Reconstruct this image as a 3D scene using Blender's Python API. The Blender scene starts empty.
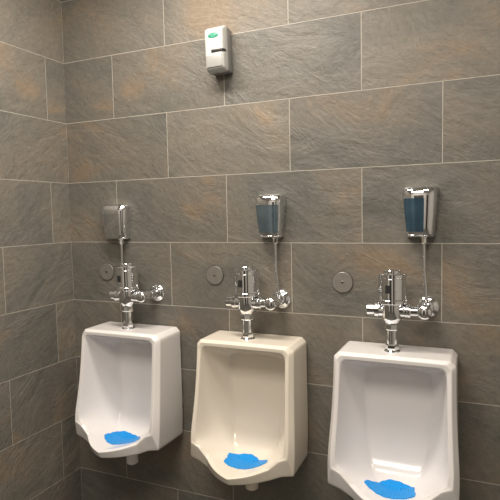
import bpy, bmesh, math, random
from mathutils import Matrix, Vector
from mathutils.bvhtree import BVHTree
random.seed(4)
scene=bpy.context.scene
COL=bpy.context.collection
scene.view_settings.view_transform='Standard'

# ------------------------------------------------------------ materials
def nt(name):
    m=bpy.data.materials.new(name); m.use_nodes=True
    n=m.node_tree; b=n.nodes["Principled BSDF"]; return m,n,b
def simple(name,col,rough=.4,metal=0,coat=0,noise=0.0,nscale=20,bump=0,bscale=80):
    m,n,b=nt(name)
    b.inputs["Roughness"].default_value=rough; b.inputs["Metallic"].default_value=metal
    if coat: b.inputs["Coat Weight"].default_value=coat; b.inputs["Coat Roughness"].default_value=.06
    tc=n.nodes.new("ShaderNodeTexCoord")
    nz=n.nodes.new("ShaderNodeTexNoise"); nz.inputs["Scale"].default_value=nscale
    n.links.new(tc.outputs["Object"],nz.inputs["Vector"])
    mx=n.nodes.new("ShaderNodeMix"); mx.data_type='RGBA'
    mx.inputs[6].default_value=(*[c*(1-noise) for c in col],1); mx.inputs[7].default_value=(*[min(1,c*(1+noise)) for c in col],1)
    n.links.new(nz.outputs["Fac"],mx.inputs[0]); n.links.new(mx.outputs[2],b.inputs["Base Color"])
    if bump:
        n2=n.nodes.new("ShaderNodeTexNoise"); n2.inputs["Scale"].default_value=bscale
        n.links.new(tc.outputs["Object"],n2.inputs["Vector"])
        bp=n.nodes.new("ShaderNodeBump"); bp.inputs["Strength"].default_value=bump; bp.inputs["Distance"].default_value=.002
        n.links.new(n2.outputs["Fac"],bp.inputs["Height"]); n.links.new(bp.outputs[0],b.inputs["Normal"])
    return m
def screen_mat():
    m,n,b=nt("blue_perforated_rubber"); L=n.links.new
    tc=n.nodes.new("ShaderNodeTexCoord")
    mp=n.nodes.new("ShaderNodeMapping"); mp.inputs["Scale"].default_value=(1,.7,.01); L(tc.outputs["Object"],mp.inputs["Vector"])
    vo=n.nodes.new("ShaderNodeTexVoronoi"); vo.inputs["Scale"].default_value=70; vo.inputs["Randomness"].default_value=.1; L(mp.outputs[0],vo.inputs["Vector"])
    r=n.nodes.new("ShaderNodeValToRGB"); e=r.color_ramp.elements
    e[0].position=.30; e[0].color=(.0,.07,.30,1); e[1].position=.42; e[1].color=(.003,.31,.86,1); L(vo.outputs["Distance"],r.inputs[0])
    L(r.outputs[0],b.inputs["Base Color"])
    bp=n.nodes.new("ShaderNodeBump"); bp.inputs["Strength"].default_value=.8; bp.inputs["Distance"].default_value=.002
    L(r.outputs[0],bp.inputs["Height"]); L(bp.outputs[0],b.inputs["Normal"]); b.inputs["Roughness"].default_value=.45
    b.inputs["Specular IOR Level"].default_value=.35
    return m

def tile_mat(name,axis,sign,shift,gain=1):
    m,n,b=nt(name); L=n.links.new
    tc=n.nodes.new("ShaderNodeTexCoord"); sp=n.nodes.new("ShaderNodeSeparateXYZ"); L(tc.outputs["Object"],sp.inputs[0])
    def math_(op,a,bv=None,c=None):
        k=n.nodes.new("ShaderNodeMath"); k.operation=op
        for i,v in enumerate((a,bv,c)):
            if v is None: continue
            if isinstance(v,(int,float)): k.inputs[i].default_value=v
            else: L(v,k.inputs[i])
        return k.outputs[0]
    u=math_('MULTIPLY_ADD',sp.outputs[axis],sign,shift)
    v=math_('ADD',sp.outputs[2],.305)
    cb=n.nodes.new("ShaderNodeCombineXYZ"); L(u,cb.inputs[0]); L(v,cb.inputs[1])
    br=n.nodes.new("ShaderNodeTexBrick"); br.offset=.5; br.offset_frequency=2; br.squash=1
    br.inputs["Scale"].default_value=1; br.inputs["Mortar Size"].default_value=.0019
    br.inputs["Mortar Smooth"].default_value=.25; br.inputs["Bias"].default_value=0
    br.inputs["Brick Width"].default_value=.61; br.inputs["Row Height"].default_value=.305
    br.inputs["Color1"].default_value=(0,0,0,1); br.inputs["Color2"].default_value=(1,1,1,1); br.inputs["Mortar"].default_value=(.5,.5,.5,1)
    L(cb.outputs[0],br.inputs["Vector"])
    rnd=br.outputs["Color"]
    sc=n.nodes.new("ShaderNodeVectorMath"); sc.operation='MULTIPLY_ADD'
    L(rnd,sc.inputs[0]); sc.inputs[1].default_value=(17,31,23); L(cb.outputs[0],sc.inputs[2])
    def noise(scale,detail=6,rough=.6,dist=0,stretch=None,rot=0):
        s=sc.outputs[0]
        if stretch:
            mr=n.nodes.new("ShaderNodeMapping"); mr.inputs["Rotation"].default_value=(0,0,rot); L(s,mr.inputs["Vector"])
            mp=n.nodes.new("ShaderNodeMapping"); mp.inputs["Scale"].default_value=stretch
            L(mr.outputs[0],mp.inputs["Vector"]); s=mp.outputs[0]
        z=n.nodes.new("ShaderNodeTexNoise"); z.inputs["Scale"].default_value=scale; z.inputs["Detail"].default_value=detail
        z.inputs["Roughness"].default_value=rough; z.inputs["Distortion"].default_value=dist; L(s,z.inputs["Vector"]); return z.outputs["Fac"]
    def ramp(f,stops):
        r=n.nodes.new("ShaderNodeValToRGB"); e=r.color_ramp.elements
        while len(e)<len(stops): e.new(.5)
        for i,(p,c) in enumerate(stops): e[i].position=p; e[i].color=(*c,1)
        L(f,r.inputs[0]); return r.outputs[0]
    def mix(a,bb,f,t='MIX'):
        k=n.nodes.new("ShaderNodeMix"); k.data_type='RGBA'; k.blend_type=t
        for i,vv in ((0,f),(6,a),(7,bb)):
            if isinstance(vv,(int,float)): k.inputs[i].default_value=vv
            elif isinstance(vv,tuple): k.inputs[i].default_value=(*vv,1)
            else: L(vv,k.inputs[i])
        return k.outputs[2]
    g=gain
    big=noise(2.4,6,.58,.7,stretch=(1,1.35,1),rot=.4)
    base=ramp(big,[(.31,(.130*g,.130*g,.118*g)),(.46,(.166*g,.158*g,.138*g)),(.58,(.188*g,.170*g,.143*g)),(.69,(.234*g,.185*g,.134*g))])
    fine=noise(40,10,.80,.25,stretch=(1,1.35,1),rot=.4)
    base=mix(base,ramp(fine,[(.3,(.78,.78,.79)),(.7,(1.19,1.19,1.18))]),1,'MULTIPLY')
    tv=ramp(rnd,[(0,(.87,.88,.90)),(1,(1.12,1.09,1.05))])
    base=mix(base,tv,1,'MULTIPLY')
    col=mix(base,(.46,.43,.38),br.outputs["Fac"])
    L(col,b.inputs["Base Color"])
    r1=noise(3.3,14,.645,.65,stretch=(1,1.7,1),rot=.5)
    r2=noise(3.0,8,.6,.9,stretch=(1,1.9,1),rot=.65)
    ledge=ramp(r2,[(.47,(0,0,0)),(.50,(.7,.7,.7)),(.52,(1,1,1))])
    h=math_('ADD',math_('MULTIPLY',r1,1.15),math_('MULTIPLY',noise(58,7,.75,.2,stretch=(1,1.3,1),rot=.4),.13))
    h=math_('ADD',h,math_('MULTIPLY',ledge,.06))
    h=math_('SUBTRACT',h,math_('MULTIPLY',br.outputs["Fac"],.10))
    bp=n.nodes.new("ShaderNodeBump"); bp.inputs["Strength"].default_value=.72; bp.inputs["Distance"].default_value=.016
    L(h,bp.inputs["Height"]); L(bp.outputs[0],b.inputs["Normal"])
    b.inputs["Roughness"].default_value=.46
    b.inputs["Specular IOR Level"].default_value=.48
    return m

M_back=tile_mat("slate_tile_main",0,1,0)
M_left=tile_mat("slate_tile_side_lit",1,-1,.305-.1265,1.18)  # same slate with its colour lightened, painting in stronger light on this wall
M_plain=simple("painted_wall",(.66,.64,.60),.7,noise=.05)
M_ceil=simple("ceiling_paint",(.76,.75,.72),.8,noise=.03)
M_floor=simple("floor_tile",(.12,.115,.105),.45,noise=.2,nscale=6)
M_reflpanel=simple("reflection_panel_dark",(.05,.045,.04),.4,noise=.2,nscale=8)  # dark finish for the added slabs mirrored in the chrome
M_white=simple("white_vitreous_china",(.87,.85,.85),.20,coat=.35,noise=.01)
M_cream=simple("cream_vitreous_china",(.87,.805,.705),.20,coat=.35,noise=.01)
M_chrome=simple("polished_chrome",(.84,.86,.89),.05,1,noise=.01)
M_satin=simple("brushed_steel",(.34,.325,.30),.40,.6,noise=.12,nscale=60)
M_edge=simple("dark_steel_edge",(.20,.19,.18),.35,1,noise=.1)
M_win=[simple("sensor_window_grey",(.72,.74,.77),.08,1,noise=.06,nscale=14),
       simple("sensor_window_blue_grey",(.20,.27,.32),.18,.75,noise=.35,nscale=18),
       simple("sensor_window_blue",(.08,.15,.22),.18,.65,noise=.35,nscale=18)]
M_blue=screen_mat()
M_grey=simple("light_grey_plastic",(.52,.525,.51),.35,noise=.03)
M_grey2=simple("mid_grey_plastic",(.26,.26,.255),.4,noise=.04)
M_grey3=simple("silver_grey_plastic",(.38,.385,.38),.35,.2,noise=.04)
M_black=simple("black_plastic",(.03,.03,.032),.3,noise=.1)
M_green=simple("green_badge",(.04,.30,.20),.4,noise=.1)

# ------------------------------------------------------------ helpers
def obj(name,me,mat=None,parent=None):
    o=bpy.data.objects.new(name,me); COL.objects.link(o)
    if mat: me.materials.append(mat)
    if parent: o.parent=parent
    return o
def empty(name,loc,label,cat,group=None):
    e=bpy.data.objects.new(name,None); COL.objects.link(e); e.location=loc; e.empty_display_size=.05
    e["label"]=label; e["category"]=cat
    if group: e["group"]=group
    return e
def smooth(o,ang=40):
    for p in o.data.polygons: p.use_smooth=True
    try: o.data.set_sharp_from_angle(angle=math.radians(ang))
    except Exception: pass
def bm_obj(name,bm,mat,parent=None,ang=40):
    bmesh.ops.recalc_face_normals(bm,faces=bm.faces)
    me=bpy.data.meshes.new(name); bm.to_mesh(me); bm.free()
    o=obj(name,me,mat,parent); smooth(o,ang); return o
def lathe(bm,prof,origin,axis='z',seg=40):
    ax={'x':(Vector((0,1,0)),Vector((0,0,1)),Vector((1,0,0))),
        'y':(Vector((1,0,0)),Vector((0,0,1)),Vector((0,-1,0))),
        'z':(Vector((1,0,0)),Vector((0,1,0)),Vector((0,0,1)))}[axis]
    o=Vector(origin); rings=[]
    for r,t in prof:
        if r<1e-6: rings.append([bm.verts.new(o+ax[2]*t)])
        else: rings.append([bm.verts.new(o+ax[2]*t+ax[0]*r*math.cos(2*math.pi*i/seg)+ax[1]*r*math.sin(2*math.pi*i/seg)) for i in range(seg)])
    for a,b in zip(rings,rings[1:]):
        for i in range(seg):
            j=(i+1)%seg
            if len(a)==1 and len(b)==1: continue
            if len(a)==1: bm.faces.new((a[0],b[i],b[j]))
            elif len(b)==1: bm.faces.new((a[i],a[j],b[0]))
            else: bm.faces.new((a[i],a[j],b[j],b[i]))
    if len(rings[0])>1: bm.faces.new(rings[0][::-1])
    if len(rings[-1])>1: bm.faces.new(rings[-1])
def cyl(r,a,b,ch=.0015):
    return [(0,a),(r-ch,a),(r,a+ch),(r,b-ch),(r-ch,b),(0,b)]
def tube(bm,pts,r,seg=14):
    pts=[Vector(p) for p in pts]; rings=[]
    for i,p in enumerate(pts):
        d=(pts[min(i+1,len(pts)-1)]-pts[max(i-1,0)]).normalized()
        up=Vector((0,1,0)) if abs(d.y)<.9 else Vector((1,0,0))
        a=d.cross(up).normalized(); b2=d.cross(a)
        rings.append([bm.verts.new(p+a*r*math.cos(2*math.pi*k/seg)+b2*r*math.sin(2*math.pi*k/seg)) for k in range(seg)])
    for a,b2 in zip(rings,rings[1:]):
        for k in range(seg): bm.faces.new((a[k],a[(k+1)%seg],b2[(k+1)%seg],b2[k]))
    bm.faces.new(rings[0][::-1]); bm.faces.new(rings[-1])
def rbox(name,loops,mat,parent=None,bev=.006,seg=3,ang=40):
    bm=bmesh.new(); rs=[]
    for y,x0,x1,z0,z1 in loops:
        rs.append([bm.verts.new((x0,y,z0)),bm.verts.new((x1,y,z0)),bm.verts.new((x1,y,z1)),bm.verts.new((x0,y,z1))])
    for a,b in zip(rs,rs[1:]):
        for k in range(4): bm.faces.new((a[k],a[(k+1)%4],b[(k+1)%4],b[k]))
    bm.faces.new(rs[0]); bm.faces.new(rs[-1][::-1])
    bmesh.ops.recalc_face_normals(bm,faces=bm.faces)
    bmesh.ops.bevel(bm,geom=list(bm.edges),offset=bev,segments=seg,profile=.5,affect='EDGES')
    return bm_obj(name,bm,mat,parent,ang)

# ------------------------------------------------------------ room
def slab(name,lo,hi,mat):
    bm=bmesh.new(); bmesh.ops.create_cube(bm,size=1)
    for v in bm.verts: v.co=Vector([lo[i]+(v.co[i]+.5)*(hi[i]-lo[i]) for i in range(3)])
    me=bpy.data.meshes.new(name); bm.to_mesh(me); bm.free()
    o=obj(name,me,mat); o["kind"]="structure"; return o
XR,YF,ZC=3.6,-3.4,2.95
slab("wall_back",(-.1,0,0),(XR+.1,.1,ZC),M_back)
slab("wall_left",(-.1,YF,0),(0,0,ZC),M_left)
slab("wall_right",(XR,YF,0),(XR+.1,0,ZC),M_plain)
slab("wall_front",(-.1,YF-.1,0),(XR+.1,YF,ZC),M_plain)
slab("floor",(-.1,YF-.1,-.1),(XR+.1,.1,0),M_floor)
slab("ceiling",(-.1,YF-.1,ZC),(XR+.1,.1,ZC+.1),M_ceil)
slab("dark_reflection_panel_1",(.9,YF,0),(1.9,YF+.04,2.15),M_reflpanel)  # unseen slab, added to give the chrome a dark reflection
slab("dark_reflection_panel_2",(2.6,YF,0),(3.3,YF+.04,2.15),M_reflpanel)  # second unseen dark slab, added for contrast in the chrome

# ------------------------------------------------------------ urinal (section loops, x / depth / height)
OU0=[(0,0,1.122),(.11,0,1.122),(.200,0,1.122),(.219,0,1.102),(.219,0,1.00),(.221,0,.88),(.222,0,.78),(.222,0,.69),(.218,0,.600),(.185,0,.590),(.135,0,.575),(.085,0,.555),(.035,0,.550),(0,0,.550)]
OU1=[(0,.10,1.122),(.11,.10,1.122),(.200,.10,1.122),(.220,.10,1.102),(.221,.10,1.00),(.223,.11,.88),(.225,.12,.78),(.227,.125,.69),(.223,.13,.604),(.183,.13,.594),(.138,.14,.575),(.09,.15,.560),(.035,.16,.556),(0,.165,.556)]
RIM=[(0,.190,1.121),(.11,.190,1.121),(.200,.188,1.120),(.221,.182,1.100),(.222,.190,1.00),(.226,.205,.88),(.233,.222,.78),(.237,.234,.70),(.234,.240,.616),(.184,.252,.610),(.142,.258,.592),(.088,.308,.589),(.036,.336,.588),(0,.348,.588)]
TOP=[(0,.206,1.112),(.10,.206,1.112),(.188,.206,1.111),(.206,.206,1.092),(.207,.216,1.0),(.210,.231,.88),(.215,.250,.78),(.218,.260,.735),(.216,.266,.692),(.182,.268,.680),(.140,.272,.642),(.088,.322,.630),(.036,.352,.624),(0,.364,.621)]
INN=[(0,.205,1.097),(.10,.205,1.097),(.176,.205,1.097),(.192,.205,1.079),(.193,.214,1.0),(.196,.229,.88),(.200,.248,.78),(.201,.256,.735),(.197,.260,.701),(.167,.260,.678),(.129,.259,.643),(.079,.305,.632),(.032,.333,.626),(0,.345,.623)]
MID=[(0,.13,1.070),(.10,.13,1.070),(.154,.13,1.070),(.172,.13,1.052),(.173,.13,.99),(.176,.14,.88),(.178,.15,.77),(.177,.165,.715),(.166,.185,.682),(.140,.20,.655),(.107,.215,.630),(.064,.248,.619),(.027,.264,.614),(0,.270,.613)]
BAK=[(0,.045,1.036),(.08,.045,1.036),(.116,.045,1.032),(.132,.045,1.010),(.131,.043,.96),(.126,.042,.87),(.118,.044,.77),(.111,.052,.705),(.102,.080,.655),(.090,.105,.630),(.069,.135,.615),(.044,.160,.607),(.02,.170,.604),(0,.174,.603)]
def lerp(A,B,t): return [tuple(a[i]*(1-t)+b[i]*t for i in range(3)) for a,b in zip(A,B)]
def urinal_mesh(mat):
    loops=[OU0,lerp(OU0,OU1,.06),OU1,lerp(OU1,RIM,.85),RIM,TOP,INN,lerp(INN,MID,.14),MID,lerp(MID,BAK,.85),BAK]
    rc={4:.45,5:.6,6:.5,10:.35}
    lc={2:.5,3:.5,8:.7,9:.85,10:.8,13:.65}
    bm=bmesh.new(); N=len(RIM); vv=[]
    cl=bm.edges.layers.float.new('crease_edge')
    for Lp in loops:
        right=[bm.verts.new((x,-y,z)) for x,y,z in Lp]
        left=[bm.verts.new((-x,-y,z)) for x,y,z in Lp[1:-1]]
        vv.append((right,left,right+left[::-1]))
    for a,b in zip(vv,vv[1:]):
        K=len(a[2])
        for k in range(K): bm.faces.new((a[2][k],a[2][(k+1)%K],b[2][(k+1)%K],b[2][k]))
    r,l,_=vv[-1]
    cen=[r[0]]+[bm.verts.new((0,r[i].co.y,r[i].co.z)) for i in range(1,N-1)]+[r[-1]]
    for i in range(N-1):
        for side in (0,1):
            s=r if side==0 else [None]+l+[None]
            q=[cen[i]]
            if 0<i: q.append(s[i])
            if i+1<N-1: q.append(s[i+1])
            q.append(cen[i+1])
            if len(q)>=3:
                try: bm.faces.new(q)
                except ValueError: pass
    bm.faces.new(vv[0][2])
    for k,cr in rc.items():
        ring=vv[k][2]; K=len(ring)
        for i in range(K):
            e=bm.edges.get((ring[i],ring[(i+1)%K]))
            if e: e[cl]=cr
    for idx,cr in lc.items():
        for q,(a,b) in enumerate(zip(vv[:7],vv[1:7])):
            ids=[idx] if idx in (0,N-1) else [idx,2*(N-1)-idx]
            for j in ids:
                e=bm.edges.get((a[2][j],b[2][j]))
                if e: e[cl]=cr
    bmesh.ops.recalc_face_normals(bm,faces=bm.faces)
    me=bpy.data.meshes.new("urinal_bowl"); bm.to_mesh(me); bm.free(); me.materials.append(mat)
    for p in me.polygons: p.use_smooth=True
    return me
def make_urinal(x,mat,label):
    e=empty("urinal",(x,0,0),label,"urinal","wall urinals in a row")
    b=obj("bowl",urinal_mesh(mat),None,e)
    s=b.modifiers.new("sub","SUBSURF"); s.levels=3; s.render_levels=3
    bm=bmesh.new()
    lathe(bm,[(0,.465),(.023,.465),(.028,.470),(.029,.51),(.036,.54),(.044,.565),(0,.57)],(0,-.125,0),'z',32)
    bm_obj("drain_outlet",bm,mat,e)
    return e,b
UX=[.438,1.068,1.672]
VX=[.440,1.060,1.662]
labs=["glossy white ceramic wall urinal beside the side wall","cream-toned ceramic wall urinal between two white ones","glossy white ceramic wall urinal with blue screen in basin"]
bowls=[]
for x,mt,lb in zip(UX,(M_white,M_cream,M_white),labs): bowls.append(make_urinal(x,mt,lb))
bpy.context.view_layer.update()
dg=bpy.context.evaluated_depsgraph_get()
ev=bowls[0][1].evaluated_get(dg); bmv=bmesh.new(); bmv.from_mesh(ev.to_mesh()); tree=BVHTree.FromBMesh(bmv); bmv.free()
def screen(x,seed,cy):
    rr=random.Random(seed); bm=bmesh.new(); SEG=120; RG=14
    ph=[rr.uniform(0,6.28) for _ in range(4)]
    def rad(a): return 1+.08*math.sin(3*a+ph[0])+.05*math.sin(5*a+ph[1])+.02*math.sin(16*a+ph[2])
    def drape(px,py):
        h=tree.ray_cast(Vector((px,py,.95)),Vector((0,0,-1)))
        return h[0].z if h[0] else .62
    c=bm.verts.new((0,cy,drape(0,cy)+.003)); prev=None
    for k in range(1,RG+2):
        kk=min(k,RG); t=kk/RG; cur=[]
        for i in range(SEG):
            a=2*math.pi*i/SEG; r=t*rad(a)
            px=.090*r*math.cos(a); py=cy+.062*r*math.sin(a)
            z=drape(px,py)+(.003 if k<=RG-1 else (.0028 if k==RG else .0002))
            cur.append(bm.verts.new((px,py,z)))
        for i in range(SEG):
            j=(i+1)%SEG
            if prev is None: bm.faces.new((c,cur[i],cur[j]))
            else: bm.faces.new((prev[i],cur[i],cur[j],prev[j]))
        prev=cur
    o=bm_obj("urinal_screen",bm,M_blue,None,60)
    o.location=(x,0,0); o["label"]="bright blue rubber splash screen lying in the urinal basin"; o["category"]="urinal screen"; o["group"]="blue urinal screens"
for i,x in enumerate(UX): screen(x,i+3,-.195)

# ------------------------------------------------------------ flush valve
def make_valve(x,z0,dx):
    e=empty("flush_valve",(x,0,z0),"chrome exposed flush valve on top of the urinal","flush valve","chrome flush valves")
    Y=-.12; ZA=.158
    bm=bmesh.new()
    lathe(bm,[(0,0),(.030,0),(.030,.003),(.024,.009),(0,.009)],(0,Y,0),'z')
    lathe(bm,[(0,.006),(.0235,.006),(.025,.010),(.025,.026),(.023,.030),(0,.030)],(0,Y,0),'z',6)
    bm_obj("spud_nut",bm,M_chrome,e,30)
    bm=bmesh.new(); lathe(bm,cyl(.0195,.025,.10),(0,Y,0)); bm_obj("tailpiece",bm,M_chrome,e)
    bm=bmesh.new()
    lathe(bm,[(0,.084),(.025,.084),(.0275,.088),(.0275,.106),(.025,.110),(.022,.114),(0,.114)],(0,Y,0),'z',8); bm_obj("coupling_nut",bm,M_chrome,e,25)
    bm=bmesh.new()
    lathe(bm,[(0,.112),(.027,.112),(.030,.118),(.036,.126),(.039,.134),(.039,.180),(.043,.182),(.043,.188),(0,.188)],(0,Y,0))
    lathe(bm,[(0,-.060),(.024,-.060),(.025,-.056),(.025,.056),(.024,.060),(0,.060)],(0,Y,ZA),'x',36)
    bm_obj("valve_body",bm,M_chrome,e)
    bm=bmesh.new()
    lathe(bm,[(0,-.094),(.019,-.094),(.021,-.092),(.021,-.070),(.019,-.068),(.019,-.064),(.027,-.063),(.027,-.048),(.025,-.046),(0,-.046)],(0,Y,ZA),'x',36)
    bm_obj("side_knob",bm,M_chrome,e,30)
    bm=bmesh.new()
    lathe(bm,[(0,.186),(.053,.186),(.0545,.188),(.0545,.200),(.053,.202),(.0515,.203),(.0515,.280),(.0495,.2805),(.0495,.283),(.0525,.2835),(.0535,.285),(.0535,.296),(.051,.2985),(.034,.2995),(.033,.3005),(.033,.3095),(.031,.312),(0,.3125)],(0,Y,0),seg=56)
    bm_obj("valve_cap",bm,M_chrome,e,30)
    bm=bmesh.new(); g=[]
    for zz in (.228,.234,.240,.246,.252,.258):
        g.append([bm.verts.new((.0521*math.sin(a),Y-.0521*math.cos(a),zz)) for a in [(-.34+.42*k/10) for k in range(11)]])
    for a,b in zip(g,g[1:]):
        for k in range(10): bm.faces.new((a[k],a[k+1],b[k+1],b[k]))
    r=bmesh.ops.extrude_face_region(bm,geom=list(bm.faces))
    for v in r['geom']:
        if isinstance(v,bmesh.types.BMVert): v.co.y+=.002
    bm_obj("dark_reflection_patch",bm,M_black,e,40)  # black patch painting in a dark reflection on the chrome cap
    bm=bmesh.new()
    lathe(bm,[(0,.048),(.025,.048),(.027,.050),(.027,.056),(.024,.0565),(.024,.059),(.027,.0595),(.027,.066),(.025,.069),(0,.069)],(0,Y,ZA),'x',36)
    lathe(bm,cyl(.019,.06,dx),(0,Y,ZA),'x',28)
    lathe(bm,[(0,.01),(.0195,.01),(.0195,.065),(.023,.07),(.025,.080),(.025,.132),(.0262,.134),(.0262,.139),(.0245,.142),(.020,.1455),(.014,.148),(.007,.1495),(0,.150)],(dx,0,ZA),'y',40)
    bm_obj("control_stop",bm,M_chrome,e,30)
    bm=bmesh.new()
    lathe(bm,[(0,0),(.043,0),(.043,.004),(.039,.010),(.024,.017),(.022,.024),(0,.024)],(dx,0,ZA),'y',48)
    bm_obj("wall_flange",bm,M_chrome,e)
    return e
DX=(.087,.112,.118)
for x,dx in zip(VX,DX): make_valve(x,1.1205,dx)

# ------------------------------------------------------------ sensor boxes
def make_box(x,z0,z1,hw,path,label,wmat,w0,w1):
    e=empty("flush_sensor_box",(x,0,z0),label,"sensor box","chrome sensor boxes above the urinals")
    H=z1-z0
    rows=[(0,.78,.66),(.004,.81,.74),(.012,.825,.80),(.04,.86,.86),(H*.45,.935,.94),(H-.05,.995,1),(H-.030,1,1),(H-.018,1,.97),(H-.009,.985,.90),(H-.003,.955,.80),(H,.90,.70)]
    D=.072
    def pt(a,z,ws,ds,off=0):
        c,s=math.cos(a),math.sin(a)
        xx=math.copysign(abs(c)**.55,c)
        yy=abs(s)**.52*(1-.06*xx*xx)
        return (xx*hw*ws*(1+off),-(yy*D*ds+off*.08),z)
    def row(z):
        for r0,r1 in zip(rows,rows[1:]):
            if r0[0]<=z<=r1[0]:
                t=(z-r0[0])/(r1[0]-r0[0]); return (z,r0[1]*(1-t)+r1[1]*t,r0[2]*(1-t)+r1[2]*t)
        return rows[-1]
    S=96
    bm=bmesh.new(); rg=[]
    for z,ws,ds in rows:
        rg.append([bm.verts.new(pt(math.pi*k/S,z,ws,ds)) for k in range(S+1)])
    for a,b in zip(rg,rg[1:]):
        for k in range(S): bm.faces.new((a[k],a[k+1],b[k+1],b[k]))
        bm.faces.new((a[S],a[0],b[0],b[S]))
    bm.faces.new(rg[0][::-1]); bm.faces.new(rg[-1])
    bm_obj("housing",bm,M_chrome,e,45)
    bm=bmesh.new(); g=[]
    zs=[.020+(H-.046-.020)*i/8 for i in range(9)]
    for z in zs:
        z_,ws,ds=row(z); line=[]
        for k in range(25):
            xn=w0+(w1-w0)*k/24
            a=math.acos(math.copysign(abs(xn)**(1/.55),xn))
            line.append(bm.verts.new(pt(a,z,ws,ds,.004)))
        g.append(line)
    for a,b in zip(g,g[1:]):
        for k in range(24): bm.faces.new((a[k],a[k+1],b[k+1],b[k]))
    r=bmesh.ops.extrude_face_region(bm,geom=list(bm.faces))
    for v in r['geom']:
        if isinstance(v,bmesh.types.BMVert): v.co.y+=.004
    bm_obj("sensor_window",bm,wmat,e,40)
    bm=bmesh.new()
    lathe(bm,[(0,-.026),(.0095,-.026),(.011,-.024),(.011,-.006),(.014,-.004),(.014,.002),(0,.002)],(path[0][0],path[0][1],0),'z',8)
    bm_obj("conduit_nut",bm,M_chrome,e,30)
    pts=[Vector(p) for p in path]; out=[pts[0]]
    for a,b,c in zip(pts,pts[1:],pts[2:]):
        r=min(.02,(b-a).length/2,(c-b).length/2); p0=b+(a-b).normalized()*r; p2=b+(c-b).normalized()*r
        for t in [i/6 for i in range(7)]: out.append(p0*(1-t)**2+b*2*t*(1-t)+p2*t*t)
    out.append(pts[-1])
    bm=bmesh.new(); tube(bm,out,.0056); bm_obj("conduit_tube",bm,M_chrome,e)
BX=[.318,1.136,1.752]
BZ=[(1.542,1.712),(1.550,1.735),(1.552,1.745)]
lb=["wide plain chrome sensor box by the side wall","chrome sensor box with blue-grey window above the cream urinal","chrome sensor box with deep blue window and thin conduit"]
HW=[.078,.064,.065]
WR=[(-.8,.7),(-.88,.80),(-.88,.30)]
for i in range(3):
    fx=VX[i]+DX[i]-BX[i]; zr=1.1205+.158-BZ[i][0]
    if i==0: p=[(.030,-.032,-.01),(.030,-.032,-.15),(.036,-.036,zr+.09),(.040,-.040,zr+.045)]
    else: p=[(fx-.012,-.034,-.01),(fx-.012,-.034,-.13),(fx-.006,-.034,zr+.08),(fx-.004,-.034,zr+.021)]
    make_box(BX[i],BZ[i][0],BZ[i][1],HW[i],p,lb[i],M_win[i],*WR[i])

# ------------------------------------------------------------ round wall plates
for px,pz in ((.228,1.374),(.846,1.374),(1.443,1.362)):
    e=empty("access_cover_plate",(px,0,pz),"round brushed metal cover plate screwed to the tiles","cover plate","round cover plates")
    bm=bmesh.new(); lathe(bm,[(0,0),(.0445,0),(.0452,.001),(.0445,.003),(.043,.0032),(0,.0032)],(0,0,0),'y',56); bm_obj("plate_edge",bm,M_edge,e,30)
    bm=bmesh.new(); lathe(bm,[(0,.002),(.0425,.002),(.0425,.0048),(.0415,.0056),(0,.0056)],(0,0,0),'y',56); bm_obj("plate",bm,M_satin,e,30)
    bm=bmesh.new(); lathe(bm,[(0,.005),(.006,.005),(.0055,.0075),(.004,.0085),(0,.0087)],(0,0,0),'y',20); bm_obj("screw",bm,M_edge,e,30)

# ------------------------------------------------------------ dispenser
e=empty("air_freshener_dispenser",(.916,0,2.266),"light grey plastic air freshener dispenser with green badge","air freshener")
e.rotation_euler=(0,math.radians(-1.5),0)
rbox("back_plate",[(0,-.044,.044,.004,.190),(-.050,-.0485,.0485,.002,.192)],M_grey2,e,.005)
rbox("front_cover",[(-.046,-.048,.048,.0,.194),(-.062,-.048,.048,.0,.194),(-.090,-.042,.042,.012,.176)],M_grey,e,.009,5)
rbox("lower_cover",[(-.060,-.041,.041,.014,.072),(-.0925,-.038,.038,.016,.071)],M_grey3,e,.004,4)
rbox("grille_band",[(-.064,-.012,.0470,.077,.092),(-.070,-.012,.0468,.077,.092),(-.0925,-.012,.0420,.078,.091)],M_black,e,.002,2)
bm=bmesh.new(); lathe(bm,[(0,.078),(.025,.078),(.025,.0908),(.023,.0918),(0,.0918)],(0,0,0),'y',32)
for v in bm.verts: v.co.z=v.co.z*.45+.150
bm_obj("logo_badge",bm,M_green,e)

# ------------------------------------------------------------ lights
def area(name,loc,size,sy,power,col,rot=(0,0,0)):
    l=bpy.data.lights.new(name,'AREA'); l.shape='RECTANGLE'; l.size=size; l.size_y=sy; l.energy=power; l.color=col
    o=bpy.data.objects.new(name,l); COL.objects.link(o); o.location=loc; o.rotation_euler=rot
warm=(1,.905,.79)
area("overhead_area_light",(.90,-.70,ZC-.02),.9,.26,32,warm)
area("overhead_area_light",(2.1,-1.1,ZC-.02),.6,.3,11,warm)
area("overhead_area_light",(1.3,-2.2,ZC-.02),1.0,.8,42,warm)  # added fill lamp, brightens the left wall and bowl interiors
w=bpy.data.worlds.new("world"); scene.world=w; w.use_nodes=True
w.node_tree.nodes["Background"].inputs[0].default_value=(.9,.8,.7,1); w.node_tree.nodes["Background"].inputs[1].default_value=.3

# ------------------------------------------------------------ camera
cam=bpy.data.objects.new("camera",bpy.data.cameras.new("camera")); COL.objects.link(cam)
Rm=Matrix.Rotation(.4189,3,'Z')@Matrix.Rotation(math.pi/2-.0679,3,'X')@Matrix.Rotation(-.0196,3,'Z')
m=Rm.to_4x4(); m.translation=Vector((1.9729,-2.1286,1.6504)); cam.matrix_world=m
cam.data.sensor_width=36; cam.data.lens=36*524.15/500; cam.data.clip_start=.02
scene.camera=cam
